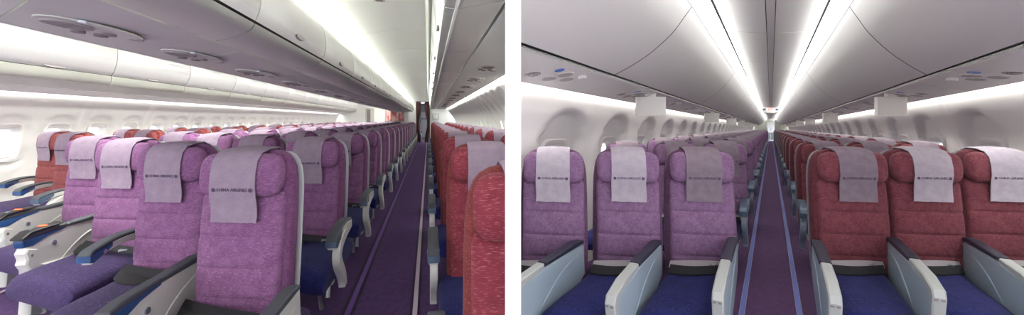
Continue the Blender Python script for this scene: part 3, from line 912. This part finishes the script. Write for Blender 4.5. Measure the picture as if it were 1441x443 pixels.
# --- single-aisle cabin
NB = ('aisle', 'middle', 'window')
for j in range(26):
    for sg, fab, nm in ((-1, 'plum', 'plum'), (1, 'maroon', 'maroon')):
        us = (.488, .998, 1.512) if sg < 0 else (.555, 1.062, 1.585)
        for k in range(3):
            u = sg*us[k]; y = 2.72+1.39*j
            near = j < 4
            f2 = fab
            if sg < 0:
                arms = {0: ((1, 'aisle'), (-1, 'slim')), 1: ((-1, 'slim'),), 2: ()}[k]
            else:
                arms = {0: ((-1, 'aisle'), (1, 'slim')), 1: ((1, 'slim'),), 2: ()}[k]
            if j == 0: arms = tuple((s_, 'panel') for s_, _ in arms)
            cl = 'cloth_b' if (j == 0 and not (k == 0)) else 'cloth_c'
            key = ('N', f2, f2+'_rim', 'navy', cl, arms, j == 0, j < 2, not near, ('grey' if near else None))
            place(B, u, y, key, '%s seat, %s row of the single-aisle cabin, %s seat of its three' % (nm, ORD[j], NB[k]), '%s seats of the single-aisle cabin' % nm)

# trim whatever meets the partition so that it ends flush at the wall
for o, cab in PLACED:
    mw = Matrix.Translation(o.location) @ Matrix.Rotation(o.rotation_euler.z, 4, 'Z')
    n, sg = PL[cab.keep]
    d = sg*Vector(o.location).dot(n)
    if d > 1.6 and o.location.y > 3: continue
    if o.type == 'MESH':
        st = cut(o, cab.keep, mw)
        if st == 'out': bpy.data.objects.remove(o)
        continue
    for c in children(o):
        for q in children(c):
            if cut(q, cab.keep, mw) == 'out': bpy.data.objects.remove(q)
        if cut(c, cab.keep, mw) == 'out':
            bpy.data.objects.remove(c)

# ================================================================== FAR ENDS
def panel(cab, u0, u1, v0, v1, y, d, m, name, parent=None, off=None):
    mb = MB().mat(m); a = []
    for q in (y, y+d): a.append([cab.at(u0, v0, q), cab.at(u1, v0, q), cab.at(u1, v1, q), cab.at(u0, v1, q)])
    mb.loft(a); o = mb.build(name, parent, smooth=0)
    if off is not None: o.data.transform(Matrix.Translation(-off))
    return o
for (a, b_, c, d) in ((-5.4,-.66,-1.33,1.2),(.08,1.7,-1.33,1.2),(-.66,.08,.98,1.2)):
    tag(panel(W, a, b_, c, d, YA+.35, .1, M['white'], 'wall_back'), kind='structure')
# curtains tied at the doorway
def curtain(u0, u1, tie, label):
    base = W.at((u0+u1)/2, -1.25, YA+.2); o = empty('curtain', base)
    mb = MB().mat(M['curtain']); rows = []
    for i in range(15):
        q = i/14; v = .98-2.25*q
        pin = math.exp(-((q-.55)/.22)**2)
        a = u0+(tie-u0)*.55*pin; b2 = u1+(tie-u1)*.55*pin
        f = []; n = 30
        for k in range(n+1):
            t = k/n; f.append(W.at(a+(b2-a)*t, v, YA+.2+.03*math.sin(t*PI*9))-base)
        g = [p+Vector((0, .012, 0)) for p in f[::-1]]
        rows.append(f+g)
    mb.loft(rows); mb.build('cloth', o)
    MB().mat(M['steel']).tube([W.at(u0-.03, .99, YA+.2)-base, W.at(u1+.03, .99, YA+.2)-base], .012).build('rail', o)
    tag(o, label, 'curtain')
curtain(-.70, -.42, -.66, 'brown curtain drawn to the purple seats side of the far doorway')
curtain(-.22, .08, .06, 'brown curtain drawn to the red seats side of the far doorway')
# galley beyond the doorway
base = W.at(-.28, -1.33, 26.6); o = empty('galley_cabinet', base)
panel(W, -1.2, .8, -1.33, 1.1, 26.6, .5, M['galley'], 'body', o, base)
panel(W, -.5, -.12, -1.2, .0, 26.57, .03, M['steel'], 'door', o, base)
panel(W, -.5, -.12, .1, .5, 26.57, .03, M['shell'], 'door', o, base)
tag(o, 'grey galley cabinet seen through the curtained doorway', 'galley cabinet')
key = ('W', 'coral', 'coral_rim', 'navy', 'cloth_a', ((1, 'aisle'),), False, False, True, None)
place(W, -.75, 23.6, key, 'lone red seat just beyond the curtained doorway', 'seats beyond the curtain')
# mural, door and placard on the end wall
base = W.at(-1.88, .2, YA+.3); o = empty('framed_mural', base)
panel(W, -2.42, -1.34, -.14, .54, YA+.31, .04, M['shell'], 'frame', o, base)
panel(W, -2.36, -1.40, -.08, .48, YA+.295, .02, M['mural'], 'print', o, base)
tag(o, 'framed reddish mural on the white end wall', 'picture')
base = W.at(-3.25, .1, YA+.3); o = empty('service_door', base)
panel(W, -3.5, -3.02, -1.3, .62, YA+.30, .05, M['greypanel'], 'door_frame', o, base)
panel(W, -3.42, -3.22, -1.3, .56, YA+.285, .03, M['vent'], 'door_opening', o, base)
tag(o, 'grey service door in the white end wall beside the mural', 'door')
base = W.at(.4, .1, YA+.3); o = empty('placard', base)
panel(W, .22, .58, .0, .32, YA+.31, .03, M['shell'], 'plate', o, base)
panel(W, .25, .55, .03, .29, YA+.305, .006, M['white'], 'sheet', o, base)
tag(o, 'blank white placard on the end wall above the red seats', 'placard')
# single-aisle cabin: end walls, galley and sign
for (a, b_, c, d) in ((-1.9,-.40,-1.33,1.1),(.40,1.9,-1.33,1.1),(-.40,.40,.72,1.1)):
    tag(panel(B, a, b_, c, d, YB, .1, M['greypanel'], 'wall_back'), kind='structure')
tag(panel(B, -1.9, 1.9, -1.33, 1.1, 43.5, .1, M['white'], 'wall_end'), kind='structure')
base = B.at(0, -1.32, 42.6); o = empty('galley_cabinet', base)
panel(B, -.38, .38, -1.32, .75, 42.6, .5, M['white'], 'body', o, base)
for a in (-.34, .03):
    panel(B, a, a+.3, -1.2, -.4, 42.57, .03, M['galley'], 'door', o, base)
    panel(B, a, a+.3, -.25, .1, 42.57, .03, M['steel'], 'door', o, base)
tag(o, 'white galley cabinet at the far end of the single aisle', 'galley cabinet')
base = B.at(0, .9, 17.6); o = empty('exit_sign', base)
panel(B, -.36, .36, .80, .94, 17.6, .06, M['whitegloss'], 'sign_case', o, base)
for i, uc in enumerate((-.29, .29)):
    panel(B, uc-.07, uc+.07, .82, .92, 17.59, .01, M['slateblue'], 'end_lamp', o, base)
t = text_mesh('EXIT', .13); t.materials.clear(); t.materials.append(M['exitred'])
for p in t.polygons: p.material_index = 0
t.transform(Matrix.Translation((0, -.02, -.03)) @ Matrix.Rotation(PI/2, 4, 'X'))
e = bpy.data.objects.new('letters', t); COL.objects.link(e); e.parent = o
tag(o, 'white ceiling sign with red EXIT lettering over the single aisle', 'exit sign')
for i, y in enumerate((18.3,)):
    mb = MB().mat(M['white'])
    pts = [(-.44,.90),(-.38,.80),(-.2,.74),(.2,.74),(.38,.80),(.44,.90)]
    loop = pts+[(.44,.955),(-.44,.955)]
    mb.loft([[B.at(u, v, q) for u, v in loop] for q in (y, y+.9)]); tag(mb.build('ceiling'), kind='structure')

# ------------------------------------------------------------------ world, camera, view
w = bpy.data.worlds.new('daylight'); SC.world = w; w.use_nodes = True
bg = w.node_tree.nodes['Background']; bg.inputs['Color'].default_value = (.93, .96, 1, 1); bg.inputs['Strength'].default_value = 1.25
cam = bpy.data.cameras.new('camera'); co = bpy.data.objects.new('camera', cam); COL.objects.link(co)
cam.sensor_fit = 'HORIZONTAL'; cam.sensor_width = 36; cam.lens = F/1441*36
co.location = (0, 0, EYE); co.rotation_euler = (PI/2, 0, 0)
cam.shift_x = (720.5-720)/1441*-1; cam.shift_y = -(221.5-181)/1441
cam.clip_start = .02; cam.clip_end = 200
SC.camera = co
vs = SC.view_settings; vs.view_transform = 'Standard'; vs.look = 'None'; vs.gamma = 1; vs.exposure = 1.25; vs.use_curve_mapping = False
SC.cycles.use_denoising = True
SC.cycles.max_bounces = 8; SC.cycles.diffuse_bounces = 5; SC.cycles.glossy_bounces = 3; SC.cycles.transparent_max_bounces = 12
SC.cycles.sample_clamp_indirect = 6
